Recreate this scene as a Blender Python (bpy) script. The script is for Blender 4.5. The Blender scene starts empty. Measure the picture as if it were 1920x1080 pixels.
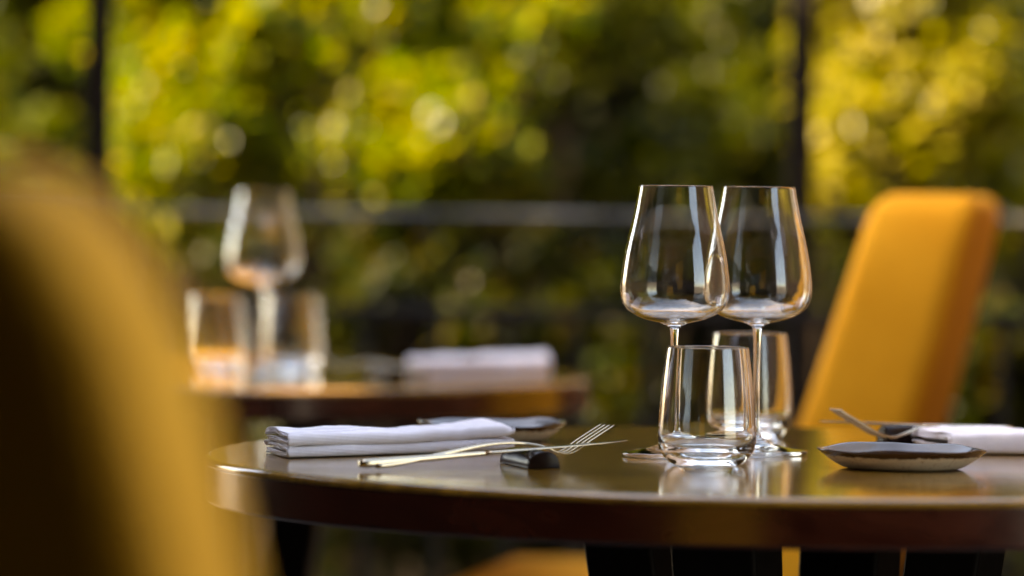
import bpy, bmesh, math, random
from mathutils import Vector, Matrix, noise
random.seed(7)
R = math.radians
PI = math.pi
S = bpy.context.scene
C = S.collection

# ------------------------------------------------------------------ camera
CAM = Vector((0, 0, 0.955))
PITCH = math.atan(139 / 7600); ROLL = 0.0105; FPX = 7600.0
fw = Vector((0, math.cos(PITCH), -math.sin(PITCH)))
up0 = Vector((0, math.sin(PITCH), math.cos(PITCH)))
ri = Vector((1, 0, 0)) * math.cos(ROLL) + up0 * math.sin(ROLL)
up = ri.cross(fw)
cd = bpy.data.cameras.new('camera'); cam = bpy.data.objects.new('camera', cd); C.objects.link(cam)
cam.matrix_world = Matrix(((ri.x, up.x, -fw.x, CAM.x), (ri.y, up.y, -fw.y, CAM.y), (ri.z, up.z, -fw.z, CAM.z), (0, 0, 0, 1)))
cd.sensor_width = 36; cd.lens = FPX / 1920 * 36
cd.clip_start = 0.05; cd.clip_end = 400
cd.dof.use_dof = True; cd.dof.focus_distance = 3.385; cd.dof.aperture_fstop = 2.8
S.camera = cam
S.render.resolution_x, S.render.resolution_y = 1024, 576

# ------------------------------------------------------------------ world and sun
to_sun = Vector((-0.70, -0.12, 0.68)).normalized()
W = bpy.data.worlds.new('World'); S.world = W; W.use_nodes = True
nt = W.node_tree; nt.nodes.clear()
sky = nt.nodes.new('ShaderNodeTexSky'); sky.sky_type = 'NISHITA'; sky.sun_disc = False
sky.sun_elevation = math.asin(to_sun.z); sky.sun_rotation = math.atan2(to_sun.x, to_sun.y)
sky.air_density = 1.0; sky.dust_density = 1.5; sky.ozone_density = 1.0
bg = nt.nodes.new('ShaderNodeBackground'); bg.inputs[1].default_value = 0.11
wo = nt.nodes.new('ShaderNodeOutputWorld')
nt.links.new(sky.outputs[0], bg.inputs[0]); nt.links.new(bg.outputs[0], wo.inputs[0])
sl = bpy.data.lights.new('sun', 'SUN'); sl.energy = 4.6; sl.angle = R(0.53); sl.color = (1.0, 0.93, 0.82)
so = bpy.data.objects.new('sun', sl); C.objects.link(so)
so.rotation_euler = to_sun.to_track_quat('Z', 'Y').to_euler(); so.location = (-6, 4, 8)
S.view_settings.view_transform = 'Standard'; S.view_settings.look = 'None'
S.view_settings.gamma = 1; S.view_settings.exposure = 3.65; S.view_settings.use_white_balance = True; S.view_settings.white_balance_temperature = 9000; S.view_settings.white_balance_tint = 16; S.view_settings.use_curve_mapping = False
S.render.engine = 'CYCLES'
cy = S.cycles
cy.use_denoising = True; cy.max_bounces = 14; cy.transmission_bounces = 12; cy.glossy_bounces = 8
cy.diffuse_bounces = 4; cy.transparent_max_bounces = 8
cy.caustics_reflective = True; cy.caustics_refractive = True; cy.blur_glossy = 0.6
cy.sample_clamp_indirect = 12; cy.sample_clamp_direct = 0

# ------------------------------------------------------------------ pixel <-> place (reading the photo, 1920 px wide)
def ray(px, py):
    return fw + ri * ((px - 960) / FPX) - up * ((py - 540) / FPX)
def P(px, py, Y):
    d = ray(px, py); return CAM + d * (Y / d.y)
def T(px, py, z=0.75):
    d = ray(px, py); return CAM + d * ((z - CAM.z) / d.z)

# ------------------------------------------------------------------ materials
def mat(name):
    m = bpy.data.materials.new(name); m.use_nodes = True
    n = m.node_tree; b = n.nodes['Principled BSDF']
    return m, n, b
def N(n, t, **kw):
    x = n.nodes.new(t)
    for k, v in kw.items():
        if k in x.inputs: x.inputs[k].default_value = v
        else: setattr(x, k, v)
    return x
def ramp(n, stops, interp='LINEAR'):
    r = n.nodes.new('ShaderNodeValToRGB'); e = r.color_ramp.elements
    r.color_ramp.interpolation = interp
    while len(e) < len(stops): e.new(0.5)
    for i, (p, c) in enumerate(stops):
        e[i].position = p; e[i].color = (*c, 1) if len(c) == 3 else c
    return r
def coords(n, scale=(1, 1, 1), rot=(0, 0, 0)):
    tc = n.nodes.new('ShaderNodeTexCoord'); mp = n.nodes.new('ShaderNodeMapping')
    mp.inputs['Scale'].default_value = scale; mp.inputs['Rotation'].default_value = rot
    n.links.new(tc.outputs['Object'], mp.inputs['Vector']); return mp

def wood_mat(name, c1, c2, rough=0.16, scale=(3, 40, 40), coat=0.6, bump=0.08):
    m, n, b = mat(name)
    mp = coords(n, scale)
    nz = N(n, 'ShaderNodeTexNoise', Scale=1.5, Detail=7.0, Roughness=0.62, Distortion=0.6)
    n.links.new(mp.outputs[0], nz.inputs['Vector'])
    rp = ramp(n, [(0.3, c1), (0.72, c2)])
    n.links.new(nz.outputs['Fac'], rp.inputs[0]); n.links.new(rp.outputs[0], b.inputs['Base Color'])
    mr = N(n, 'ShaderNodeMapRange'); mr.inputs['To Min'].default_value = rough * 0.8; mr.inputs['To Max'].default_value = rough * 1.35
    n.links.new(nz.outputs['Fac'], mr.inputs['Value']); n.links.new(mr.outputs[0], b.inputs['Roughness'])
    b.inputs['Coat Weight'].default_value = coat; b.inputs['Coat Roughness'].default_value = rough * 0.7
    bp = N(n, 'ShaderNodeBump', Strength=bump, Distance=0.002)
    n.links.new(nz.outputs['Fac'], bp.inputs['Height']); n.links.new(bp.outputs[0], b.inputs['Normal'])
    n.links.new(bp.outputs[0], b.inputs['Coat Normal'])
    return m
M_table = wood_mat('varnished_walnut', (0.10, 0.046, 0.006), (0.36, 0.18, 0.022), rough=0.10, scale=(2.2, 30, 6))
M_edge = wood_mat('dark_stained_edge', (0.022, 0.0035, 0.0015), (0.065, 0.014, 0.005), rough=0.2, scale=(8, 8, 20), coat=0.5)
M_edge.node_tree.nodes['Principled BSDF'].inputs['Specular IOR Level'].default_value = 0.4
M_black = wood_mat('black_wood', (0.003, 0.0025, 0.002), (0.006, 0.005, 0.004), rough=0.5, coat=0.0)
M_black.node_tree.nodes['Principled BSDF'].inputs['Specular IOR Level'].default_value = 0.12
M_log = wood_mat('black_lacquer', (0.006, 0.003, 0.002), (0.02, 0.010, 0.006), rough=0.22, scale=(30, 3, 30), coat=0.0)
M_log.node_tree.nodes['Principled BSDF'].inputs['Specular IOR Level'].default_value = 0.1

def velvet(name, c1, c2):
    m, n, b = mat(name)
    mp = coords(n)
    nz = N(n, 'ShaderNodeTexNoise', Scale=7.0, Detail=3.0, Roughness=0.5)
    fine = N(n, 'ShaderNodeTexNoise', Scale=420.0, Detail=2.0)
    n.links.new(mp.outputs[0], nz.inputs['Vector']); n.links.new(mp.outputs[0], fine.inputs['Vector'])
    rp = ramp(n, [(0.35, c1), (0.68, c2)])
    n.links.new(nz.outputs['Fac'], rp.inputs[0]); n.links.new(rp.outputs[0], b.inputs['Base Color'])
    b.inputs['Roughness'].default_value = 0.85
    b.inputs['Specular IOR Level'].default_value = 0.12
    b.inputs['Sheen Weight'].default_value = 0.02; b.inputs['Sheen Roughness'].default_value = 0.4
    b.inputs['Sheen Tint'].default_value = (1, 0.75, 0.5, 1)
    bp = N(n, 'ShaderNodeBump', Strength=0.25, Distance=0.001)
    n.links.new(fine.outputs['Fac'], bp.inputs['Height']); n.links.new(bp.outputs[0], b.inputs['Normal'])
    return m
M_velvet = velvet('mustard_velvet', (0.62, 0.255, 0.013), (0.76, 0.34, 0.022))

def linen(name):
    m, n, b = mat(name)
    mp = coords(n, (1, 1, 1))
    w1 = N(n, 'ShaderNodeTexWave', Scale=260.0, Distortion=0.25, Detail=2.0); w1.bands_direction = 'X'
    w2 = N(n, 'ShaderNodeTexWave', Scale=260.0, Distortion=0.25, Detail=2.0); w2.bands_direction = 'Z'
    nz = N(n, 'ShaderNodeTexNoise', Scale=60.0, Detail=4.0)
    for w in (w1, w2, nz): n.links.new(mp.outputs[0], w.inputs['Vector'])
    mx = N(n, 'ShaderNodeMath', operation='MAXIMUM')
    n.links.new(w1.outputs['Fac'], mx.inputs[0]); n.links.new(w2.outputs['Fac'], mx.inputs[1])
    ad = N(n, 'ShaderNodeMath', operation='ADD')
    n.links.new(mx.outputs[0], ad.inputs[0]); n.links.new(nz.outputs['Fac'], ad.inputs[1])
    rp = ramp(n, [(0.3, (0.80, 0.78, 0.83)), (0.8, (0.90, 0.88, 0.92))])
    n.links.new(nz.outputs['Fac'], rp.inputs[0]); n.links.new(rp.outputs[0], b.inputs['Base Color'])
    b.inputs['Roughness'].default_value = 0.9; b.inputs['Specular IOR Level'].default_value = 0.2
    b.inputs['Sheen Weight'].default_value = 0.3
    bp = N(n, 'ShaderNodeBump', Strength=0.8, Distance=0.0008)
    n.links.new(ad.outputs[0], bp.inputs['Height']); n.links.new(bp.outputs[0], b.inputs['Normal'])
    return m
M_linen = linen('white_linen')

def steel():
    m, n, b = mat('polished_steel')
    mp = coords(n, (1, 1, 1))
    nz = N(n, 'ShaderNodeTexNoise', Scale=90.0, Detail=3.0); n.links.new(mp.outputs[0], nz.inputs['Vector'])
    b.inputs['Metallic'].default_value = 1.0; b.inputs['Base Color'].default_value = (0.46, 0.38, 0.27, 1)
    mr = N(n, 'ShaderNodeMapRange'); mr.inputs['To Min'].default_value = 0.12; mr.inputs['To Max'].default_value = 0.26
    n.links.new(nz.outputs['Fac'], mr.inputs['Value']); n.links.new(mr.outputs[0], b.inputs['Roughness'])
    return m
M_steel = steel()

def glass():
    m, n, b = mat('clear_crystal')
    n.nodes.remove(b)
    g = N(n, 'ShaderNodeBsdfGlass'); g.inputs['IOR'].default_value = 1.52; g.inputs['Roughness'].default_value = 0.012
    g.inputs['Color'].default_value = (0.99, 0.995, 0.992, 1)
    mp = coords(n, (1, 1, 0.5))
    nz = N(n, 'ShaderNodeTexNoise', Scale=14.0, Detail=1.0); n.links.new(mp.outputs[0], nz.inputs['Vector'])
    bp = N(n, 'ShaderNodeBump', Strength=0.035, Distance=0.01)
    n.links.new(nz.outputs['Fac'], bp.inputs['Height']); n.links.new(bp.outputs[0], g.inputs['Normal'])
    n.links.new(g.outputs[0], n.nodes['Material Output'].inputs[0])
    return m
M_glass = glass()

def ceramic():
    # glazed top in slate grey, raw cream underside, dark ragged band of glaze under the rim
    m, n, b = mat('reactive_glaze')
    tc = N(n, 'ShaderNodeTexCoord'); sx = N(n, 'ShaderNodeSeparateXYZ'); n.links.new(tc.outputs['Object'], sx.inputs[0])
    at = N(n, 'ShaderNodeAttribute', attribute_name='side')
    drip = N(n, 'ShaderNodeTexNoise', Scale=1.0, Detail=5.0, Roughness=0.7)
    mp = coords(n, (120, 120, 12)); n.links.new(mp.outputs[0], drip.inputs['Vector'])
    # band limit: side runs 1 at rim down to 0 at foot on the outside, 2.. on the inside
    big = N(n, 'ShaderNodeTexNoise', Scale=16.0, Detail=2.0); n.links.new(tc.outputs['Object'], big.inputs['Vector'])
    a1 = N(n, 'ShaderNodeMath', operation='MULTIPLY_ADD'); n.links.new(drip.outputs['Fac'], a1.inputs[0]); a1.inputs[1].default_value = 0.42; n.links.new(at.outputs['Fac'], a1.inputs[2])
    a2 = N(n, 'ShaderNodeMath', operation='MULTIPLY_ADD'); n.links.new(big.outputs['Fac'], a2.inputs[0]); a2.inputs[1].default_value = 0.45; n.links.new(a1.outputs[0], a2.inputs[2])
    th = N(n, 'ShaderNodeMapRange'); th.inputs['From Min'].default_value = 1.14; th.inputs['From Max'].default_value = 1.20
    n.links.new(a2.outputs[0], th.inputs['Value'])
    speck = N(n, 'ShaderNodeTexNoise', Scale=260.0, Detail=2.0); n.links.new(tc.outputs['Object'], speck.inputs['Vector'])
    cream = ramp(n, [(0.30, (0.42, 0.30, 0.18)), (0.42, (0.62, 0.53, 0.38))]); n.links.new(speck.outputs['Fac'], cream.inputs[0])
    dark = ramp(n, [(0.3, (0.022, 0.010, 0.006)), (0.7, (0.055, 0.026, 0.013))]); n.links.new(big.outputs['Fac'], dark.inputs[0])
    slate = ramp(n, [(0.32, (0.075, 0.068, 0.062)), (0.7, (0.15, 0.155, 0.16))]); n.links.new(big.outputs['Fac'], slate.inputs[0])
    m1 = N(n, 'ShaderNodeMix', data_type='RGBA'); n.links.new(th.outputs[0], m1.inputs[0]); n.links.new(cream.outputs[0], m1.inputs[6]); n.links.new(dark.outputs[0], m1.inputs[7])
    g2 = N(n, 'ShaderNodeMapRange'); g2.inputs['From Min'].default_value = 1.02; g2.inputs['From Max'].default_value = 1.10; n.links.new(at.outputs['Fac'], g2.inputs['Value'])
    m2 = N(n, 'ShaderNodeMix', data_type='RGBA'); n.links.new(g2.outputs[0], m2.inputs[0]); n.links.new(m1.outputs[2], m2.inputs[6]); n.links.new(slate.outputs[0], m2.inputs[7])
    n.links.new(m2.outputs[2], b.inputs['Base Color'])
    rr = N(n, 'ShaderNodeMapRange'); rr.inputs['To Min'].default_value = 0.5; rr.inputs['To Max'].default_value = 0.14
    n.links.new(th.outputs[0], rr.inputs['Value']); n.links.new(rr.outputs[0], b.inputs['Roughness'])
    bp = N(n, 'ShaderNodeBump', Strength=0.15, Distance=0.002); n.links.new(speck.outputs['Fac'], bp.inputs['Height']); n.links.new(bp.outputs[0], b.inputs['Normal'])
    return m
M_ceramic = ceramic()

def rail_metal():
    m, n, b = mat('worn_glint_metal')
    mp = coords(n); nz = N(n, 'ShaderNodeTexNoise', Scale=9.0, Detail=4.0); n.links.new(mp.outputs[0], nz.inputs['Vector'])
    rp = ramp(n, [(0.35, (0.015, 0.013, 0.01)), (0.75, (0.20, 0.18, 0.14))]); n.links.new(nz.outputs['Fac'], rp.inputs[0]); n.links.new(rp.outputs[0], b.inputs['Base Color'])  # worn light paint, contrast widened to imitate broken highlights
    b.inputs['Metallic'].default_value = 0.5
    mr = N(n, 'ShaderNodeMapRange'); mr.inputs['To Min'].default_value = 0.15; mr.inputs['To Max'].default_value = 0.5
    n.links.new(nz.outputs['Fac'], mr.inputs['Value']); n.links.new(mr.outputs[0], b.inputs['Roughness'])
    bp = N(n, 'ShaderNodeBump', Strength=0.5, Distance=0.004); n.links.new(nz.outputs['Fac'], bp.inputs['Height']); n.links.new(bp.outputs[0], b.inputs['Normal'])
    return m
M_rail = rail_metal()

def simple(name, c1, c2, rough, scale=6.0, metallic=0.0):
    m, n, b = mat(name); mp = coords(n)
    nz = N(n, 'ShaderNodeTexNoise', Scale=scale, Detail=5.0); n.links.new(mp.outputs[0], nz.inputs['Vector'])
    rp = ramp(n, [(0.3, c1), (0.7, c2)]); n.links.new(nz.outputs['Fac'], rp.inputs[0]); n.links.new(rp.outputs[0], b.inputs['Base Color'])
    b.inputs['Roughness'].default_value = rough; b.inputs['Metallic'].default_value = metallic
    return m
M_darkmetal = simple('dark_painted_metal', (0.006, 0.005, 0.004), (0.012, 0.010, 0.008), 0.6)
for _m in (M_darkmetal,): _m.node_tree.nodes['Principled BSDF'].inputs['Specular IOR Level'].default_value = 0.2
M_post = simple('dark_post', (0.005, 0.003, 0.002), (0.012, 0.008, 0.005), 0.8)
M_bark = simple('bark', (0.004, 0.003, 0.002), (0.012, 0.008, 0.005), 0.95, 20)
M_bark.node_tree.nodes['Principled BSDF'].inputs['Specular IOR Level'].default_value = 0.05
M_ground = simple('earth', (0.05, 0.04, 0.025), (0.11, 0.09, 0.06), 0.95, 3)
M_deck = simple('stone_paving', (0.06, 0.05, 0.04), (0.10, 0.085, 0.07), 0.7, 4)
M_blocker = simple('blocker_taupe', (0.06, 0.05, 0.04), (0.09, 0.075, 0.06), 0.9, 4)  # only on the added overhead panels
M_baffle = simple('baffle_dark', (0.014, 0.008, 0.005), (0.03, 0.018, 0.011), 0.8, 5)  # only on the added light-blocking panels
M_baffle.node_tree.nodes['Principled BSDF'].inputs['Specular IOR Level'].default_value = 0.15
M_post.node_tree.nodes['Principled BSDF'].inputs['Specular IOR Level'].default_value = 0.1
M_render = simple('pale_render', (0.62, 0.56, 0.52), (0.74, 0.68, 0.64), 0.9, 2)

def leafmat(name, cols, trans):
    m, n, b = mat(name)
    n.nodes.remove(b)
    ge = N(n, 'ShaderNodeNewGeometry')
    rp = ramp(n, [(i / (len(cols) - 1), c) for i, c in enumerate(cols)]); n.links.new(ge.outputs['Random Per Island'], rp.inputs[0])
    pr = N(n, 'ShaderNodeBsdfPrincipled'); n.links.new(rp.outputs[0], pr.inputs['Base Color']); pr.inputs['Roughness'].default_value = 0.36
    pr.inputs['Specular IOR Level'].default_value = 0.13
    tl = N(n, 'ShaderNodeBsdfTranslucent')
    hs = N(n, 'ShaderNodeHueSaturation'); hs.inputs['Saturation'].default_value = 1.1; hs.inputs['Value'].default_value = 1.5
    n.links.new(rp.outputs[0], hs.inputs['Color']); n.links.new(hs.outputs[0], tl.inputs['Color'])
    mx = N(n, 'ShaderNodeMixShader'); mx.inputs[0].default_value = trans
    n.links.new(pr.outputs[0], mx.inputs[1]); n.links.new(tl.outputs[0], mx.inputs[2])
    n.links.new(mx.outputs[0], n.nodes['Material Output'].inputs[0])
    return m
M_leaf_lime = leafmat('lime_leaves', [(0.022, 0.042, 0.001), (0.050, 0.068, 0.0012), (0.090, 0.096, 0.002), (0.15, 0.116, 0.003)], 0.45)
M_leaf_gold = leafmat('golden_leaves', [(0.04455, 0.04774, 0.00191), (0.09547, 0.08911, 0.00255), (0.14639, 0.12093, 0.00509), (0.20367, 0.16548, 0.03819)], 0.45)
M_leaf_shade = leafmat('shade_toned_leaves', [(0.0015, 0.003, 0.0003), (0.003, 0.005, 0.0005), (0.0055, 0.008, 0.0005), (0.01, 0.01, 0.001)], 0.2)  # near-black albedo stands in for shade deep in the foliage
M_leaf_shade.node_tree.nodes['Principled BSDF'].inputs['Specular IOR Level'].default_value = 0.04
M_leaf_low = leafmat('shade_toned_bush_leaves', [(0.00408, 0.00734, 0.00041), (0.00898, 0.01306, 0.00061), (0.01836, 0.02244, 0.00082), (0.03264, 0.0204, 0.00122)], 0.35)  # darkened colour imitates the shade below the rail
M_leaf_olive = leafmat('olive_leaves', [(0.010, 0.016, 0.001), (0.020, 0.026, 0.0012), (0.035, 0.040, 0.0015), (0.055, 0.050, 0.002)], 0.4)
M_leaf_mid = leafmat('mid_green_leaves', [(0.012, 0.0192, 0.0012), (0.021, 0.0288, 0.0012), (0.036, 0.042, 0.0018), (0.054, 0.042, 0.003)], 0.38)

# ------------------------------------------------------------------ helpers
def link_mesh(name, me, m, parent=None):
    o = bpy.data.objects.new(name, me); C.objects.link(o)
    if m: me.materials.append(m)
    if parent: o.parent = parent
    return o
def mesh_from(name, V, F, m, parent=None, smooth=True):
    me = bpy.data.meshes.new(name); me.from_pydata([tuple(v) for v in V], [], F); me.update()
    if smooth: me.polygons.foreach_set('use_smooth', [True] * len(me.polygons))
    return link_mesh(name, me, m, parent)
def from_bm(name, bm, m, parent=None, smooth=True):
    me = bpy.data.meshes.new(name); bmesh.ops.recalc_face_normals(bm, faces=bm.faces); bm.to_mesh(me); bm.free()
    if smooth: me.polygons.foreach_set('use_smooth', [True] * len(me.polygons))
    return link_mesh(name, me, m, parent)
def thing(name, label, cat, loc=(0, 0, 0), rotz=0, group=None):
    o = bpy.data.objects.new(name, None); C.objects.link(o); o.empty_display_size = 0.05
    o.location = loc; o.rotation_euler = (0, 0, rotz); o['label'] = label; o['category'] = cat
    if group: o['group'] = group
    return o
def tag(o, label=None, cat=None, group=None, kind=None):
    if label: o['label'] = label
    if cat: o['category'] = cat
    if group: o['group'] = group
    if kind: o['kind'] = kind
    return o
def dup(root, loc, rotz, label, group=None):
    r = root.copy(); C.objects.link(r); r.location = loc; r.rotation_euler = (0, 0, rotz); r['label'] = label
    if group: r['group'] = group
    for ch in list(root.children):
        c = ch.copy(); C.objects.link(c); c.parent = r
        for g in list(ch.children):
            d = g.copy(); C.objects.link(d); d.parent = c
    return r
def lathe(name, prof, m, parent=None, seg=96, closed=False):
    V = []; F = []; n = len(prof)
    for (r, z) in prof:
        for k in range(seg):
            a = 2 * PI * k / seg; V.append((r * math.cos(a), r * math.sin(a), z))
    for i in range(n - 1 if not closed else n):
        j = (i + 1) % n
        for k in range(seg):
            k2 = (k + 1) % seg
            F.append((i * seg + k, i * seg + k2, j * seg + k2, j * seg + k))
    return mesh_from(name, V, F, m, parent)
def smooth_curve(pts, per=8):
    # Catmull-Rom through points of any dimension
    out = []; n = len(pts)
    for i in range(n - 1):
        p0 = pts[max(i - 1, 0)]; p1 = pts[i]; p2 = pts[i + 1]; p3 = pts[min(i + 2, n - 1)]
        for k in range(per):
            t = k / per
            out.append(tuple(0.5 * ((2 * b) + (-a + c) * t + (2 * a - 5 * b + 4 * c - d) * t * t + (-a + 3 * b - 3 * c + d) * t ** 3)
                             for a, b, c, d in zip(p0, p1, p2, p3)))
    out.append(tuple(pts[-1])); return out
def sweep(bm, path, wid, thk, side=None, seg=10, power=2.0):
    """tube along path with an elliptical section: wid across (horizontal), thk the other way"""
    rings = []
    n = len(path); P_ = [Vector(p) for p in path]
    for i, p in enumerate(P_):
        t = (P_[min(i + 1, n - 1)] - P_[max(i - 1, 0)]).normalized()
        s = side.copy() if side else t.cross(Vector((0, 0, 1)))
        s = (s - t * s.dot(t)).normalized(); u = s.cross(t).normalized()
        ring = []
        for k in range(seg):
            a = 2 * PI * k / seg; ca, sa = math.cos(a), math.sin(a)
            e = 2.0 / power
            x = math.copysign(abs(ca) ** e, ca); y = math.copysign(abs(sa) ** e, sa)
            ring.append(bm.verts.new(p + s * (x * wid[i] / 2) + u * (y * thk[i] / 2)))
        rings.append(ring)
    for i in range(n - 1):
        for k in range(seg):
            k2 = (k + 1) % seg
            bm.faces.new((rings[i][k], rings[i][k2], rings[i + 1][k2], rings[i + 1][k]))
    bm.faces.new(rings[0][::-1]); bm.faces.new(rings[-1])
def box_bm(bm, lo, hi, mtx=None):
    r = bmesh.ops.create_cube(bm, size=1.0)
    c = [(a + b) / 2 for a, b in zip(lo, hi)]; s = [b - a for a, b in zip(lo, hi)]
    for v in r['verts']:
        v.co = Vector((v.co.x * s[0] + c[0], v.co.y * s[1] + c[1], v.co.z * s[2] + c[2]))
        if mtx: v.co = mtx @ v.co
    return r['verts']
def add_bevel(o, w, seg=3):
    md = o.modifiers.new('bevel', 'BEVEL'); md.width = w; md.segments = seg; md.limit_method = 'ANGLE'; return o

# ------------------------------------------------------------------ setting: ground, paving
g = mesh_from('ground', [(-150, -60, -0.02), (150, -60, -0.02), (150, 300, -0.02), (-150, 300, -0.02)], [(0, 1, 2, 3)], M_ground); g['kind'] = 'structure'
bm = bmesh.new(); box_bm(bm, (-5, -6, -0.016), (5, 6.2, 0.0))
tp = from_bm('terrace_paving', bm, M_deck, smooth=False); tp['kind'] = 'structure'

# ------------------------------------------------------------------ added unseen panels: shade overhead and dark light blockers
def panel(name, lo, hi, m, label, cat, loc=(0, 0, 0)):
    bm = bmesh.new(); box_bm(bm, lo, hi); o = from_bm(name, bm, m, smooth=False); add_bevel(o, 0.01, 2)
    tag(o, label, cat); return o
panel('light_blocker', (-3.2, -1.15, 2.50), (2.8, 1.75, 2.56), M_blocker, 'added unseen awning over the camera side of the terrace, above the frame', 'blocker')  # added to keep overhead sky light off the near left chair
panel('light_blocker', (-3.2, 1.80, 2.50), (-0.9, 4.35, 2.56), M_blocker, 'added unseen awning stretched over the nearer table, above the frame', 'blocker')  # added to shade the nearer table from the sun
panel('light_blocker', (-2.14, 4.40, 2.50), (-0.9, 6.3, 2.56), M_blocker, 'added unseen awning over the farther table, above the frame', 'blocker')  # added shade, its edge limits the sun patch on the far table
panel('light_blocker', (-3.3, 5.35, 2.44), (-1.95, 6.3, 2.49), M_blocker, 'small added unseen awning over the back left corner of the terrace', 'blocker')  # added to keep sun off the back left corner
panel('side_baffle', (-2.55, -1.0, 0.002), (-2.42, 5.7, 2.49), M_baffle, 'added unseen wall left of the terrace', 'baffle')  # added to block light from the left
panel('side_baffle', (0.97, 3.0, 0.002), (1.07, 7.0, 2.49), M_baffle, 'added unseen wall right of the terrace', 'baffle')  # added to keep light off the right chair's back
panel('side_baffle', (1.90, -1.15, 0.002), (2.0, 1.15, 2.49), M_baffle, 'added light-blocking panel beside the camera, right of it and out of frame', 'baffle')  # added to dim the near left chair
panel('rear_baffle', (-5, -1.4, 0.002), (2.6, -1.2, 4.2), M_baffle, 'added unseen panel behind the camera, blocking light from the back', 'baffle')  # added to stop light coming from behind the camera

# ------------------------------------------------------------------ round table
def make_table(label, loc, rz):
    t = thing('round_table', label, 'table', loc, rz, 'round dining tables')
    prof = [(0.0, 0.712), (0.30, 0.712), (0.494, 0.712), (0.4960, 0.712)]
    r = 0.003
    for k in range(7):
        a = -PI / 2 + PI / 2 * k / 6; prof.append((0.4965 + r * math.cos(a), 0.712 + r + r * math.sin(a)))
    prof += [(0.4995, 0.7156), (0.4995, 0.717), (0.4995, 0.73), (0.4995, 0.742), (0.4995, 0.7430), (0.4994, 0.7434), (0.4990, 0.7435), (0.488, 0.7435)]
    prof = [(max(a, 0.0002), b) for a, b in prof]
    lathe('edge_band', prof, M_edge, t, seg=200)
    prof = [(0.488, 0.7437), (0.4990, 0.7437), (0.4998, 0.7437), (0.5, 0.7439), (0.5, 0.7446)]
    for k in range(7):
        a = PI / 2 * k / 6; prof.append((0.4955 + 0.0045 * math.cos(a), 0.7455 + 0.0045 * math.sin(a)))
    prof += [(0.4948, 0.75), (0.4935, 0.75), (0.47, 0.75), (0.3, 0.75), (0.1, 0.75), (0.0, 0.75)]
    prof = [(max(a, 0.0002), b) for a, b in prof]
    o = lathe('tabletop', prof, M_table, t, seg=200)
    bm = bmesh.new(); box_bm(bm, (-0.15, -0.15, 0.695), (0.15, 0.15, 0.7115))
    add_bevel(from_bm('mounting_block', bm, M_black, t, smooth=False), 0.004)
    for k in range(4):
        a = R(63) + k * PI / 2
        bm = bmesh.new()
        rad = Vector((math.cos(a), math.sin(a), 0)); tan = Vector((-math.sin(a), math.cos(a), 0))
        def ring(r0, r1, w, z):
            return [bm.verts.new(rad * r0 + tan * w + Vector((0, 0, z))), bm.verts.new(rad * r1 + tan * w + Vector((0, 0, z))),
                    bm.verts.new(rad * r1 - tan * w + Vector((0, 0, z))), bm.verts.new(rad * r0 - tan * w + Vector((0, 0, z)))]
        rs = [ring(0.12, 0.185, 0.038, 0.7113), ring(0.06, 0.12, 0.03, 0.30), ring(0.03, 0.09, 0.03, 0.05)]
        for A, B in zip(rs, rs[1:]):
            for q in range(4): bm.faces.new((A[q], A[(q + 1) % 4], B[(q + 1) % 4], B[q]))
        bm.faces.new(rs[0]); bm.faces.new(rs[-1][::-1])
        add_bevel(from_bm('leg', bm, M_black, t, smooth=False), 0.004)
    lathe('base_plate', [(0.0002, 0.0), (0.27, 0.0), (0.275, 0.006), (0.27, 0.014), (0.13, 0.022), (0.12, 0.05), (0.0002, 0.05)], M_black, t, seg=64)
    return t
t1 = make_table('round varnished walnut table in focus, carrying the sharp wine glasses', (0.2406, 3.45, 0), R(2))
t2 = dup(t1, (-0.3980, 5.15, 0), R(20), 'blurred round walnut table farther back, left of centre', 'round dining tables')

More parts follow.
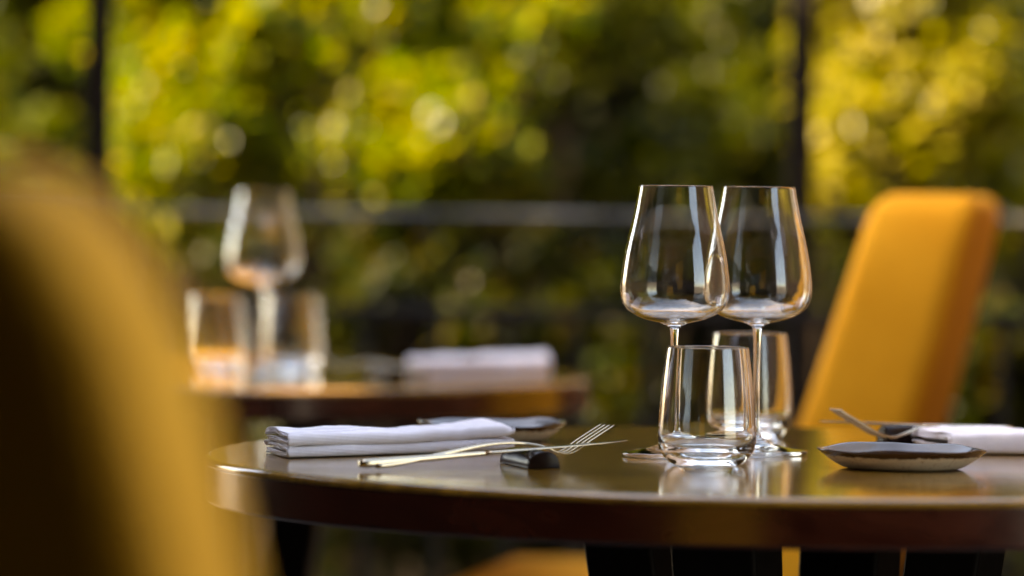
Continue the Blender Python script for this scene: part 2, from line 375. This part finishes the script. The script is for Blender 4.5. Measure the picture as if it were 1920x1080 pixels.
# ------------------------------------------------------------------ upholstered chair (faces +X)
def rounded_slab(sx, sy, sz, bev, cuts=0, fn=None, levels=2):
    bm = bmesh.new(); box_bm(bm, (-sx / 2, -sy / 2, 0), (sx / 2, sy / 2, sz))
    bmesh.ops.bevel(bm, geom=list(bm.edges), offset=bev, segments=5, profile=0.55, affect='EDGES')
    if fn:
        for v in bm.verts: v.co = fn(v.co)
    return bm
def make_chair(label, loc, rz, lean=0.31, corner=0.10):
    t = thing('dining_chair', label, 'chair', loc, rz, 'mustard upholstered dining chairs')
    bm = bmesh.new(); box_bm(bm, (-0.072, -0.225, 0), (0.072, 0.225, 0.60))
    bmesh.ops.subdivide_edges(bm, edges=[e for e in bm.edges if abs(e.verts[0].co.z - e.verts[1].co.z) > 0.1], cuts=8)
    bmesh.ops.bevel(bm, geom=[e for e in bm.edges if e.calc_length() > 0.0 and len(e.link_faces) == 2 and e.calc_face_angle(0) > 0.5], offset=0.030, segments=6, profile=0.5, affect='EDGES')
    for v in bm.verts:
        h = v.co.z; k = h / 0.60
        w = 1.0 - 0.13 * k * k - corner * max(0, (k - 0.84) / 0.16) ** 2                       # a little narrower at the top
        tck = 1.12 - 0.22 * k
        curve = -0.03 * math.sin(PI * k)             # belly of the lean
        dish = -0.02 * (1 - (v.co.y / 0.225) ** 2) * (1 if v.co.x > 0 else 0.3)
        v.co = Vector((v.co.x * tck + dish * 0.6 - lean * h + curve * 0.3, v.co.y * w, h))
    o = from_bm('backrest', bm, M_velvet, t); o.location = (-0.17, 0, 0.385)
    bm = bmesh.new(); box_bm(bm, (-0.22, -0.235, 0.39), (0.25, 0.235, 0.50))
    bmesh.ops.bevel(bm, geom=list(bm.edges), offset=0.035, segments=6, profile=0.5, affect='EDGES')
    for v in bm.verts:
        if v.co.z > 0.46: v.co.z += 0.012 * (1 - (v.co.y / 0.235) ** 2) * (1 - (v.co.x / 0.26) ** 2)
    from_bm('seat', bm, M_velvet, t)
    bm = bmesh.new(); box_bm(bm, (-0.20, -0.21, 0.355), (0.22, 0.21, 0.392)); add_bevel(from_bm('seat_frame', bm, M_black, t, smooth=False), 0.004)
    for sx in (-1, 1):
        for sy in (-1, 1):
            bm = bmesh.new()
            top = Vector((sx * 0.18, sy * 0.185, 0.354)); bot = Vector((sx * 0.215, sy * 0.205, 0.0))
            pts = [top.lerp(bot, k / 6) for k in range(7)]
            sweep(bm, pts, [0.04 - 0.016 * k / 6 for k in range(7)], [0.04 - 0.016 * k / 6 for k in range(7)], side=Vector((0, 1, 0)), seg=12, power=4)
            from_bm('leg', bm, M_black, t)
    return t
# chair at the right of the far table: faces left (and slightly away)
chR = make_chair('mustard velvet chair at the right, facing left behind the focused table', (0.185, 5.13, 0), R(180 - 12))
chL = make_chair('big blurred mustard velvet chair close up at the left edge', (-0.214, 1.83, 0), R(74), lean=0.40 / 0.78, corner=0.13); chL.scale = (0.78, 0.985, 0.998)
chL.scale = (0.80, 0.985, 0.985)

# ------------------------------------------------------------------ wine glass and tumbler
def offset_profile(prof, th):
    out = []
    for i, (r, z) in enumerate(prof):
        a = prof[max(i - 1, 0)]; b = prof[min(i + 1, len(prof) - 1)]
        dx, dz = b[0] - a[0], b[1] - a[1]; L = math.hypot(dx, dz) or 1
        out.append((r - dz / L * th, z + dx / L * th))
    return out
def make_wine(label, loc, group='large stemmed wine glasses'):
    t = thing('wine_glass', label, 'wine glass', loc, 0, group)
    k = 0.0004546
    # outer bowl from the stem up (r, z)
    outer = [(0.0040, 0.1085), (0.0062, 0.1108), (0.0120, 0.1132), (0.0250, 0.1163), (0.0355, 0.1208), (0.0425, 0.1268),
             (0.0459, 0.1345), (0.0467, 0.1425), (0.0462, 0.1510), (0.0439, 0.1680), (0.0407, 0.1840), (0.0371, 0.1990), (0.0338, 0.2150), (0.0313, 0.2300)]
    outer = smooth_curve(outer, 8)
    inner_pts = [(0.0305, 0.2300)]
    inner = smooth_curve([(0.0303, 0.2298), (0.0328, 0.2150), (0.0361, 0.1990), (0.0397, 0.1840), (0.0428, 0.1680), (0.0451, 0.1510), (0.0455, 0.1427),
                          (0.0447, 0.1352), (0.0415, 0.1280), (0.0347, 0.1224), (0.0245, 0.1183), (0.0120, 0.1162), (0.0050, 0.1159), (0.0001, 0.1158)], 8)
    rim = [(0.0312, 0.2303), (0.03085, 0.23045), (0.0305, 0.2303)]
    lathe('bowl', outer + rim + inner, M_glass, t, seg=128)
    stem = smooth_curve([(0.0046, 0.0160), (0.0034, 0.0200), (0.00285, 0.0280), (0.0027, 0.0500), (0.0028, 0.0800), (0.0031, 0.0980), (0.0035, 0.1050), (0.0040, 0.1085)], 6)
    lathe('stem', stem, M_glass, t, seg=48)
    foot = smooth_curve([(0.0046, 0.0160), (0.0075, 0.0130), (0.0130, 0.0100), (0.0220, 0.0070), (0.0330, 0.0048), (0.0425, 0.0036)], 8)
    edge = [(0.0438, 0.0033), (0.0444, 0.0026), (0.0445, 0.0014), (0.0441, 0.0006), (0.0432, 0.0003)]
    under = [(0.0400, 0.0004), (0.0300, 0.0012), (0.0150, 0.0022), (0.0001, 0.0026)]
    o = lathe('foot', [(r, z) for r, z in (foot + edge + under)][::-1], M_glass, t, seg=128)
    return t
def make_tumbler(label, loc):
    t = lathe_tumbler(); t.location = loc
    tag(t, label, 'tumbler', 'clear water tumblers'); return t
def lathe_tumbler():
    outer = smooth_curve([(0.0001, 0.0016), (0.0150, 0.0012), (0.0240, 0.0004), (0.0275, 0.0006), (0.0330, 0.0045), (0.0385, 0.0120), (0.0404, 0.0200), (0.0402, 0.0300), (0.0388, 0.0500), (0.0368, 0.0720), (0.0346, 0.0900), (0.0337, 0.0965)], 8)
    rim = [(0.0335, 0.0972), (0.0330, 0.0974), (0.0325, 0.0971)]
    inner = smooth_curve([(0.0323, 0.0965), (0.0332, 0.0900), (0.0354, 0.0720), (0.0374, 0.0500), (0.0387, 0.0300), (0.0385, 0.0215), (0.0352, 0.0150), (0.0270, 0.0112), (0.0150, 0.0096), (0.0001, 0.0092)], 8)
    return lathe('water_tumbler', outer + rim + inner, M_glass, None, seg=128)
ZT = 0.7503
def onT(px, py): v = T(px, py); return (v.x, v.y, ZT)
w1 = make_wine('tall empty wine glass standing on the focused table, the left one of its pair', onT(1262, 855.5))
w2 = dup(w1, onT(1417, 851.5), 0.4, 'tall empty wine glass on the focused table, right one, before the mustard chair')
w3 = dup(w1, onT(492, 703), 0.9, 'blurred sparkling wine glass on the far table')
tb1 = make_tumbler('clear water tumbler nearest the lens on the focused table, overlapping the wine glass stem', onT(1324.5, 873))
tb = tb1.copy(); C.objects.link(tb); tb.location = onT(1404.5, 822); tb['label'] = 'clear water tumbler behind the two sharp wine glasses, showing orange through it'
tb = tb1.copy(); C.objects.link(tb); tb.location = onT(404, 700); tb['label'] = 'blurred tumbler on the far table, left one beside the sparkling wine glass'
tb = tb1.copy(); C.objects.link(tb); tb.location = onT(547, 697); tb['label'] = 'blurred tumbler on the far table, right one beside the sparkling wine glass'

# ------------------------------------------------------------------ plate with an uneven rim
def make_plate(label, loc, rz, seed):
    seg = 96
    prof = [(0.0, 0.0010, 0.0), (0.030, 0.0010, 0.0), (0.044, 0.0, 0.0), (0.048, 0.0008, 0.05), (0.054, 0.0045, 0.25), (0.0605, 0.0098, 0.6), (0.0655, 0.0143, 0.9), (0.0678, 0.0163, 1.0),
            (0.0683, 0.0175, 1.01), (0.0676, 0.0181, 1.06), (0.0660, 0.0176, 1.3), (0.0630, 0.0152, 2), (0.0575, 0.0105, 2), (0.051, 0.0070, 2), (0.042, 0.0052, 2), (0.02, 0.0048, 2), (0.0, 0.0048, 2)]
    V = []; F = []; A = []
    for (r, z, s) in prof:
        for k in range(seg):
            a = 2 * PI * k / seg
            wob = 1 + 0.022 * math.sin(2 * a + seed) + 0.015 * math.sin(3 * a + 1.3 * seed) + 0.006 * math.sin(7 * a + seed)
            dz = (0.0014 * math.sin(2 * a + seed * 2) + 0.0011 * math.sin(5 * a + seed) + 0.0005 * math.sin(9 * a)) * (z / 0.018) ** 2
            dz *= 0.7; z0 = z; 
            rr = max(r, 0.0001) * (1 + (wob - 1) * (r / 0.068)); V.append((rr * math.cos(a), rr * math.sin(a), z * 0.93 + dz)); A.append(s)
    for i in range(len(prof) - 1):
        for k in range(seg):
            k2 = (k + 1) % seg; F.append((i * seg + k, i * seg + k2, (i + 1) * seg + k2, (i + 1) * seg + k))
    o = mesh_from('side_plate', V, F, M_ceramic)
    at = o.data.attributes.new('side', 'FLOAT', 'POINT'); at.data.foreach_set('value', A)
    md = o.modifiers.new('sub', 'SUBSURF'); md.levels = 1; md.render_levels = 1
    o.location = loc; o.rotation_euler = (0, 0, rz)
    tag(o, label, 'plate', 'handmade stoneware side plates'); return o
p1 = make_plate('dark glazed side plate with cream underside, behind the left napkin', (T(922, 820).x, 3.665, ZT), R(40), 1.2)
p2 = make_plate('slate grey side plate with ragged brown rim, in front of the right napkin', (T(1664, 860).x, 3.315, ZT), R(200), 2.6)

# ------------------------------------------------------------------ folded napkin: cloth sheets wrapped round each other
def make_napkin(label, O, E1, E2, single=False, name='folded_napkin', H=0.021, seed=0.0, ext_top=0.0, tail=0.0, end_skew=0.0):
    """O near-left corner, E1 along the long near edge, E2 towards the far edge"""
    th = 0.0011
    V = []; F = []
    L = E1.length; Wd = E2.length
    e1 = E1.normalized(); e2 = E2.normalized()
    packs = [(0.0006, 0.49 * H, 0), (0.505 * H, H, 1)]
    if single: packs = [(0.0006, H, 1)]
    NU = 110
    for (z0, z1, pk) in packs:
        h = z1 - z0
        nlayers = 5 if single else 3
        for ly in range(nlayers):
            ins = ly * 0.0014 + 0.0005
            za, zb = z0 + ins, z1 - ins
            if zb - za < 0.0008: continue
            rad = (zb - za) / 2; zc = (za + zb) / 2
            prof = []
            fold_near = True
            nb = 14
            for k in range(nb): prof.append((Wd * (1 - k / nb) - 0.001, za))
            for k in range(11):
                a = -PI / 2 - PI * k / 10
                ca_, sa_ = math.cos(a), math.sin(a); q_ = 0.5 if single else 0.85
                prof.append((ins + rad - rad * abs(ca_) ** q_ * 0.9, zc + rad * math.copysign(abs(sa_) ** q_, sa_)))
            for k in range(1, nb + 1): prof.append((ins + rad + (Wd - ins - rad) * k / nb, zb))
            # far edge: outer sheet of the upper pack turns down
            if ly == 0:
                for k in range(1, 7):
                    a = PI / 2 - PI / 2 * k / 6
                    prof.append((Wd + rad * 0.8 * math.cos(a), zc + rad * math.sin(a)))
            base = len(V); m = len(prof)
            for i in range(NU + 1):
                u = i / NU
                for (w, z) in prof:
                    v = min(max(w / Wd, 0), 1.1)
                    fz = z / H
                    # slow waves in the cloth that grow towards the top
                    wv = 0.0022 * noise.noise(Vector((u * 3.1 + seed, v * 1.2, pk * 0.35 + 3))) + 0.0011 * noise.noise(Vector((u * 8 + seed * 2, v * 2.5, pk + 7))) + 0.00035 * noise.noise(Vector((u * 26, v * 9, pk * 3 + ly)))
                    z2 = z + wv * 1.6 * (0.15 + fz) if z > 0.002 else z + max(0, wv) * 0.1
                    du = 0.0022 * noise.noise(Vector((v * 3.3 + ly * 5.1, pk * 2.7 + seed, z * 240))) - ly * 0.0002
                    uu = L * u
                    endl = (1 - u); 
                    shift = du * (1 - u) ** 6 + end_skew * (w / Wd) * (1 - u) ** 3
                    if pk == 1: uu = uu * (1 + ext_top / L)
                    dn = 0.0018 * noise.noise(Vector((u * 4 + seed, pk * 1.7, 9))) + (0.0012 if pk == 0 else 0)
                    lift = tail * max(0, (u - 0.78) / 0.22) ** 2 * (1.0 if pk == 1 else 0.3)
                    if pk == 1 and tail: z2 -= 0.0045 * max(0, (u - 0.93) / 0.07) ** 2 * (1 if z > zc else -0.3)
                    p = O + e1 * (uu + shift) + e2 * (w + dn) + Vector((0, 0, z2 + lift))
                    V.append(p)
            for i in range(NU):
                for j in range(m - 1):
                    a = base + i * m + j; F.append((a, a + m, a + m + 1, a + 1))
    c = O + E1 / 2 + E2 / 2
    rot = math.atan2(E1.y, E1.x); Mi = Matrix.Rotation(-rot, 4, 'Z')
    V = [Mi @ (v - c) for v in V]
    o = mesh_from(name, V, F, M_linen)
    o.location = c; o.rotation_euler = (0, 0, rot)
    md = o.modifiers.new('solid', 'SOLIDIFY'); md.thickness = th; md.offset = 0
    tag(o, label, 'napkin', 'folded white linen napkins'); return o
def v2(p): return Vector((p.x, p.y, ZT))
A = v2(T(541, 861)); B = v2(T(966, 846)); D = Vector((P(500, 840, 3.437).x, 3.437, ZT))
make_napkin('folded white linen napkin at the left end of the focused table, under the knife handle', A, B - A, D - A, seed=1.3, tail=0.0035, end_skew=0.0)
A = v2(T(1785, 853)); A2 = A + Vector((0.27, 0.004, 0)); D = Vector((P(1712, 830, 3.62).x, 3.615, ZT))
make_napkin('folded white linen napkin cut off by the right edge of the photo', A, A2 - A, D - A, seed=5.1, H=0.0185, single=True)
A = v2(T(768, 710)); B = v2(T(1032, 704)); D = Vector((P(765, 700, 5.18).x, 5.18, ZT))
make_napkin('blurred folded white napkin on the far table', A, B - A, D - A, seed=8.4, H=0.022)

# ------------------------------------------------------------------ cutlery rest: half log of black lacquered wood
def make_rest(label, loc, rz, L=0.085, w=0.027, h=0.0145):
    bm = bmesh.new(); rings = []
    for i in range(9):
        y = L * i / 8; k = 1 - 0.10 * (i / 8); ring = []
        for q in range(17):
            a = PI * q / 16
            sag = 0.0006 * math.sin(i * 1.7 + q * 0.5)
            ring.append(bm.verts.new((math.cos(a) * w / 2 * k, y, (math.sin(a) ** 0.85 if math.sin(a) > 1e-6 else 0) * h * k + sag * math.sin(a))))
        rings.append(ring)
    for a, b in zip(rings, rings[1:]):
        for q in range(16): bm.faces.new((a[q], a[q + 1], b[q + 1], b[q]))
        bm.faces.new((a[16], a[0], b[0], b[16]))
    bm.faces.new(rings[0][::-1]); bm.faces.new(rings[-1])
    o = from_bm('cutlery_rest', bm, M_log); o.location = loc; o.rotation_euler = (0, 0, rz)
    md = o.modifiers.new('bevel', 'BEVEL'); md.width = 0.0008; md.segments = 2; md.limit_method = 'ANGLE'; md.angle_limit = R(50)
    tag(o, label, 'cutlery rest', 'half-round black cutlery rests'); return o
rp = T(1021, 880)
make_rest('half-round black cutlery rest under the left knife and fork, its flat end facing out', (rp.x, rp.y, ZT), R(17))
rp = T(1655, 838)
r2 = make_rest('half-round black cutlery rest behind the slate plate at the right', (rp.x, rp.y, ZT), R(-68), L=0.085, h=0.0195)

# ------------------------------------------------------------------ knife and fork, built along +X from handle end (0) to tip, lying flat
def make_knife(label, a, b, roll=0.0):
    """a handle end, b tip (world)"""
    d = b - a; L = d.length; rz = math.atan2(d.y, d.x); tilt = math.asin(d.z / L)
    t = thing('table_knife', label, 'knife', a, 0, 'steel table knives')
    t.rotation_euler = Matrix.Rotation(rz, 3, 'Z').to_4x4().to_euler()
    t.rotation_euler = (Matrix.Rotation(rz, 4, 'Z') @ Matrix.Rotation(-tilt, 4, 'Y') @ Matrix.Rotation(roll, 4, 'X')).to_euler()
    bm = bmesh.new()
    n = 26; pts = [(L * 0.47 * k / n, 0, 0) for k in range(n + 1)]
    wid = [0.0090 - 0.0028 * (k / n) for k in range(n + 1)]; thk = [0.0076 - 0.0040 * (k / n) for k in range(n + 1)]
    for i, f in ((0, 0.75), (1, 0.95)): wid[i] *= f; thk[i] *= f
    sweep(bm, pts, wid, thk, side=Vector((0, 1, 0)), seg=16, power=3)
    from_bm('handle', bm, M_steel, t)
    bm = bmesh.new(); n = 30
    pts = [(L * 0.4695 + L * 0.5305 * k / n, 0, 0) for k in range(n + 1)]
    wid = []; 
    for k in range(n + 1):
        u = k / n; wid.append(0.0062 + 0.0105 * math.sin(min(u / 0.55, 1) * PI / 2) if u < 0.6 else 0.0167 * math.sqrt(max(1 - ((u - 0.6) / 0.402) ** 2, 0.003)))
    sweep(bm, pts, wid, [0.0030 - 0.0022 * k / n for k in range(n + 1)], side=Vector((0, 1, 0)), seg=12, power=2)
    from_bm('blade', bm, M_steel, t)
    return t
def make_fork(label, a, tipw, ctrl, tine=0.0006, group='steel table forks'):
    """ctrl: list of (fraction of length, height above table) profile"""
    d = Vector((tipw.x - a.x, tipw.y - a.y, 0)); L = d.length; rz = math.atan2(d.y, d.x)
    t = thing('table_fork', label, 'fork', (a.x, a.y, ZT), rz, group)
    prof = smooth_curve([(f * L, h) for f, h in ctrl], 10)
    # split at shoulder
    sh = 0.76 * L
    hp = [p for p in prof if p[0] <= sh]; tp_ = [p for p in prof if p[0] >= sh - 0.004]
    bm = bmesh.new(); n = len(hp)
    wid = []; thk = []
    for (x, z) in hp:
        u = x / sh
        if u < 0.55: w = 0.0085 - 0.0030 * (u / 0.55)
        elif u < 0.80: w = 0.0055
        else: w = 0.0055 + 0.0165 * (0.5 - 0.5 * math.cos(PI * min((u - 0.80) / 0.16, 1)))
        wid.append(w); thk.append(0.0042 - 0.0016 * min(u * 1.2, 1))
    wid[0] *= 0.7
    sweep(bm, [(x, 0, z) for x, z in hp], wid, thk, side=Vector((0, 1, 0)), seg=14, power=3)
    from_bm('handle', bm, M_steel, t)
    for q in range(4):
        bm = bmesh.new()
        y0 = (q - 1.5) * 0.0067
        m = len(tp_); ps = [(x, y0 * (1 - 0.05 * i / m), z) for i, (x, z) in enumerate(tp_)]
        sweep(bm, ps, [0.0017 - 0.0005 * i / m for i in range(m)], [tine for i in range(m)], side=Vector((0, 1, 0)), seg=10, power=2.5)
        from_bm('tine', bm, M_steel, t)
    return t
make_knife('steel knife lying across the left cutlery rest, thin tip pointing at the tumbler', P(674, 870, 3.212), P(1175, 826, 3.325))
ta = P(706, 867, 3.215); tt = P(1139, 796, 3.335)
zz = lambda p: p.z - ZT
fork_prof = [(0.0, 0.0035), (0.12, 0.0060), (0.30, 0.0125), (0.46, 0.0178), (0.58, 0.0190), (0.68, 0.0165), (0.76, 0.0105), (0.82, 0.0108), (0.90, 0.0205), (1.0, zz(tt))]
make_fork('steel fork on the left cutlery rest, tines raised beside the knife', ta, tt, fork_prof)
make_knife('steel knife tucked behind the right napkin, thin blade tip pointing left', P(1900, 806, 3.66), P(1535, 790, 3.645), roll=R(8))
ta = P(1900, 806, 3.645); tt = P(1566, 768, 3.575)
L2 = (ta - tt).length
make_fork('steel fork behind the right plate, curved tines rising against the mustard chair', ta, tt,
          [(0.0, 0.006), (0.2, 0.010), (0.38, 0.0170), (0.50, 0.0190), (0.62, 0.0125), (0.70, 0.0100), (0.78, 0.0135), (0.88, 0.0230), (1.0, zz(tt))], tine=0.0022)
make_rest('blurred black cutlery rest on the far table left of the napkin', onT(742, 712), R(20))
ta = P(800, 694, 5.02); tt = P(672, 634, 5.05)
make_fork('blurred steel fork on the far table, tines pointing up left of the napkin', ta, Vector((tt.x - 0.06, tt.y, tt.z)), [(0.0, 0.004), (0.2, 0.010), (0.45, 0.0180), (0.58, 0.0180), (0.70, 0.0120), (0.78, 0.0125), (0.88, 0.0240), (1.0, 0.042)])
make_knife('blurred steel knife on the far table beside the napkin', P(800, 696, 5.0), P(618, 676, 5.02))

# ------------------------------------------------------------------ railing at the terrace edge
rail_y = 6.0
rt = thing('metal_railing', 'thin metal balustrade with light top rail along the hedge', 'railing', (0, rail_y, 0), 0)
zr = P(960, 404, rail_y).z
def bar(name, lo, hi, m, parent, bev=0.003):
    bm = bmesh.new(); box_bm(bm, lo, hi); o = from_bm(name, bm, m, parent, smooth=False); add_bevel(o, bev, 2); return o
bar('top_rail', (-2.1, -0.014, zr - 0.005), (2.1, 0.014, zr + 0.006), M_rail, rt, 0.006)
bar('middle_rail', (-2.1, -0.010, zr - 0.154), (2.1, 0.010, zr - 0.136), M_darkmetal, rt)
bar('bottom_rail', (-2.1, -0.010, 0.06), (2.1, 0.010, 0.09), M_darkmetal, rt)
k = -2.0
while k < 2.05:
    bar('baluster', (k - 0.007, -0.007, 0.0905), (k + 0.007, 0.007, zr - 0.1545), M_darkmetal, rt, 0.002); k += 0.105
for x, lab in ((P(186, 200, 6.1).x, 'slim dark timber post at the left, above the blurred chair'), (P(1502, 200, 6.1).x, 'slim dark timber post behind the wine glasses at the right')):
    bm = bmesh.new(); box_bm(bm, (-0.018, -0.02, 0), (0.018, 0.02, 2.48)); o = from_bm('timber_post', bm, M_post, smooth=False); add_bevel(o, 0.004, 2)
    o.location = (x, 6.1, 0.002); tag(o, lab, 'post', 'dark timber posts at the terrace edge')

# ------------------------------------------------------------------ planting behind the railing
LEAF = [(0, 0, 0), (0.28, 0.34, 0.05), (0, 0.55, -0.02), (-0.28, 0.34, 0.05), (0.2, 0.8, 0.0), (0, 1.0, -0.08), (-0.2, 0.8, 0.0)]
def leaves(V, F, c, rad, n, size, dens_fn=None):
    n = int(n * 1.7); size = size * 0.8
    rad = tuple(q * 1.12 for q in rad)
    for _ in range(n):
        while True:
            p = Vector((random.uniform(-1, 1), random.uniform(-1, 1), random.uniform(-1, 1)))
            if 0.05 < p.length < 1: break
        p = p * (p.length ** 0.2)
        q = Vector((p.x * rad[0], p.y * rad[1], p.z * rad[2])) + c
        if noise.noise(q * 4.5) < -0.12 and random.random() < 0.8: continue
        s = size * random.uniform(0.65, 1.35)
        e = Matrix.Rotation(random.uniform(0, 2 * PI), 3, 'Z') @ Matrix.Rotation(random.uniform(-1.3, 0.9), 3, 'X') @ Matrix.Rotation(random.uniform(-0.7, 0.7), 3, 'Y')
        b = len(V)
        for (x, y, z) in LEAF: V.append(q + e @ Vector((x * s, y * s, z * s)))
        F += [(b, b + 1, b + 2, b + 3), (b + 1, b + 4, b + 5, b + 2), (b + 2, b + 5, b + 6, b + 3)]
def shrub(label, cat, base, clumps, m, size=0.04, name='leafy_shrub', group='leafy shrubs behind the railing'):
    """base (x,y); clumps: (px, py, Y, radius px, n leaves)"""
    t = thing(name, label, cat, (base[0], base[1], 0), 0, group)
    V = []; F = []; cs = []
    for (px, py, Y, rp_, n) in clumps:
        c = P(px, py, Y); r = rp_ * Y / FPX; cs.append(c)
        leaves(V, F, c, (r, min(r, 0.35), r), n, size)
    off = Vector((base[0], base[1], 0))
    V = [v - off for v in V]
    mesh_from('crown', V, F, m, t)
    bm = bmesh.new()
    for i, c in enumerate(cs):
        b = Vector((random.uniform(-0.05, 0.05), random.uniform(-0.05, 0.05), 0)); e = c - off
        mid = b.lerp(e, 0.5) + Vector((random.uniform(-0.1, 0.1), random.uniform(-0.06, 0.06), 0.05))
        pts = smooth_curve([tuple(b), tuple(mid), tuple(e)], 5)
        nn = len(pts); sweep(bm, pts, [0.035 - 0.027 * k / nn for k in range(nn)], [0.035 - 0.027 * k / nn for k in range(nn)], side=Vector((0, 1, 0)), seg=7)
    from_bm('trunk', bm, M_bark, t)
    return t
def X(px, Y): return P(px, 500, Y).x
# far hedge that closes the view, shade put into its dark leaf colour
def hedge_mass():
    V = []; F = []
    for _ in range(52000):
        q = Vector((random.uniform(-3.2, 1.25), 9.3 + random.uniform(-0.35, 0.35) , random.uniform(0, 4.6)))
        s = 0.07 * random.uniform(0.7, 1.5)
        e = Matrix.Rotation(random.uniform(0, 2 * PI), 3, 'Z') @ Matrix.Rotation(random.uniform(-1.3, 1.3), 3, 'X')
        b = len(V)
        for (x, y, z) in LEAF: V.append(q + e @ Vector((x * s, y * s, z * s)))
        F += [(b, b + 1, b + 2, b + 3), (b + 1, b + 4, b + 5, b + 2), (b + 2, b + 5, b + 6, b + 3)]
    o = mesh_from('shade_toned_hedge', V, F, M_leaf_shade)
    tag(o, 'tall shade-coloured hedge closing the view behind the brighter shrubs', 'hedge')
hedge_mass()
shrub('lime green shrub behind the left post, reaching the top of the photo', 'shrub', (X(300, 7.6), 7.6),
      [(290, 40, 7.6, 130, 1500), (330, 170, 7.4, 120, 1300), (160, 60, 7.8, 60, 400), (400, 260, 7.3, 90, 700), (290, 340, 7.2, 110, 1000), (480, 80, 7.6, 120, 1000), (350, 430, 7.2, 60, 250), (300, -120, 7.6, 180, 1400)], M_leaf_lime)
shrub('broad yellow green shrub at the centre, above the far table', 'shrub', (X(760, 7.8), 7.8),
      [(640, 90, 7.7, 150, 1600), (780, 130, 7.6, 130, 1300), (740, 220, 7.4, 110, 900), (860, 300, 7.3, 120, 1300), (660, 320, 7.3, 100, 700), (880, 60, 7.8, 130, 900), (560, 300, 7.4, 70, 350), (700, -120, 7.7, 260, 2400), (560, 30, 7.6, 110, 1100), (500, 110, 7.7, 80, 500), (450, 330, 7.4, 70, 350), (620, 200, 7.6, 70, 300), (520, 400, 7.3, 70, 250), (470, 210, 7.6, 80, 350), (480, 20, 7.8, 110, 900), (640, -20, 7.7, 130, 1100), (960, 60, 7.9, 90, 450), (930, 330, 7.4, 80, 450), (420, 120, 7.8, 90, 600), (500, 60, 6.95, 80, 450), (600, 110, 6.95, 70, 380), (930, 70, 7.0, 70, 280), (1040, 40, 7.1, 60, 140), (700, -10, 6.95, 90, 450), (920, 170, 7.5, 80, 600), (830, 210, 7.4, 100, 800), (780, 350, 7.2, 90, 500)], M_leaf_lime)
shrub('mid green shrub rising behind the yellow green shrubs above the far table', 'shrub', (X(520, 8.5), 8.5),
      [(420, 60, 8.5, 150, 900), (560, 250, 8.4, 120, 260), (700, 100, 8.5, 160, 1100), (860, 180, 8.5, 120, 700), (760, 330, 8.3, 110, 600), (400, 330, 8.3, 120, 700), (560, -80, 8.5, 200, 1400), (900, -80, 8.5, 160, 900)], M_leaf_mid, size=0.045)
shrub('deep green shrub at the far left edge', 'shrub', (X(40, 8.2), 8.2),
      [(40, 60, 8.2, 110, 700), (30, 200, 8.2, 90, 300), (90, 330, 8.0, 120, 600), (40, -100, 8.2, 140, 700)], M_leaf_mid, size=0.05)
shrub('olive green shrub left of the tall wine glasses', 'shrub', (X(1130, 8.4), 8.4),
      [(1020, 60, 8.3, 100, 350), (1170, 40, 8.6, 100, 500), (1400, 30, 8.0, 100, 900), (1440, 160, 7.8, 70, 500), (1270, 380, 7.6, 90, 400), (1300, 60, 8.2, 110, 700), (1340, 210, 8.0, 100, 500), (1240, 300, 7.8, 100, 600), (1120, 340, 7.8, 90, 350), (1420, 270, 7.7, 80, 600), (1000, 170, 8.2, 60, 120), (1150, -120, 8.3, 240, 1200)], M_leaf_olive)
shrub('golden yellow shrub right of the right post', 'shrub', (X(1640, 7.4), 7.4),
      [(1590, 60, 7.5, 100, 1300), (1660, 160, 7.3, 110, 1500), (1730, 20, 7.3, 120, 1300), (1820, 150, 7.2, 100, 1100), (1600, 260, 7.2, 90, 800), (1750, 90, 7.6, 100, 800), (1780, 240, 7.4, 90, 700), (1690, 330, 7.2, 90, 700), (1570, 370, 7.1, 70, 450), (1560, 160, 7.6, 70, 700), (1840, 40, 7.5, 110, 1100), (1860, 200, 7.5, 90, 800), (1700, 230, 7.5, 100, 700), (1650, -110, 7.4, 180, 1500)], M_leaf_gold)
shrub('golden green shrub at the far right edge', 'shrub', (X(1880, 7.8), 7.8),
      [(1880, 80, 7.8, 90, 500), (1900, 250, 7.7, 90, 600), (1850, 350, 7.5, 80, 500), (1900, -90, 7.8, 150, 800)], M_leaf_gold)
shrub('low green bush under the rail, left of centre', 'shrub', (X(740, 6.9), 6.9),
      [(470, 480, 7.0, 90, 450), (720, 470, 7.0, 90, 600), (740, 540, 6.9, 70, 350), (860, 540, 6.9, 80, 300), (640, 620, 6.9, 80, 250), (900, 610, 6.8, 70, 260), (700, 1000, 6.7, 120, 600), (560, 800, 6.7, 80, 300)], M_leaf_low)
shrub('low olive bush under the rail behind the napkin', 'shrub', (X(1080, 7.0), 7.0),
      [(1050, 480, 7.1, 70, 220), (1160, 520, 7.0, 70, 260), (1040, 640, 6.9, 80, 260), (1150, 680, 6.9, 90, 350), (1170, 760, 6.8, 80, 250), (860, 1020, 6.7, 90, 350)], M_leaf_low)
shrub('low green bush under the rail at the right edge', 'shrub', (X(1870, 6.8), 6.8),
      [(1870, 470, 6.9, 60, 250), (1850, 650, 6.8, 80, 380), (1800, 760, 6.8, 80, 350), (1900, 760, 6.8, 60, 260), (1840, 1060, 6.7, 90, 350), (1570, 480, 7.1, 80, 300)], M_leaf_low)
panel('hedge_backing', (-4.0, 9.9, 0.0), (1.35, 9.96, 4.2), M_baffle, 'added dark fence behind the tall evergreen hedge', 'backing')  # added dark sheet closing bright sky gaps in the hedge
panel('neighbouring_house', (1.0, 13.0, 0.0), (6.0, 16.0, 5.5), M_render, 'pale rendered house glimpsed through the golden leaves at the right', 'house')
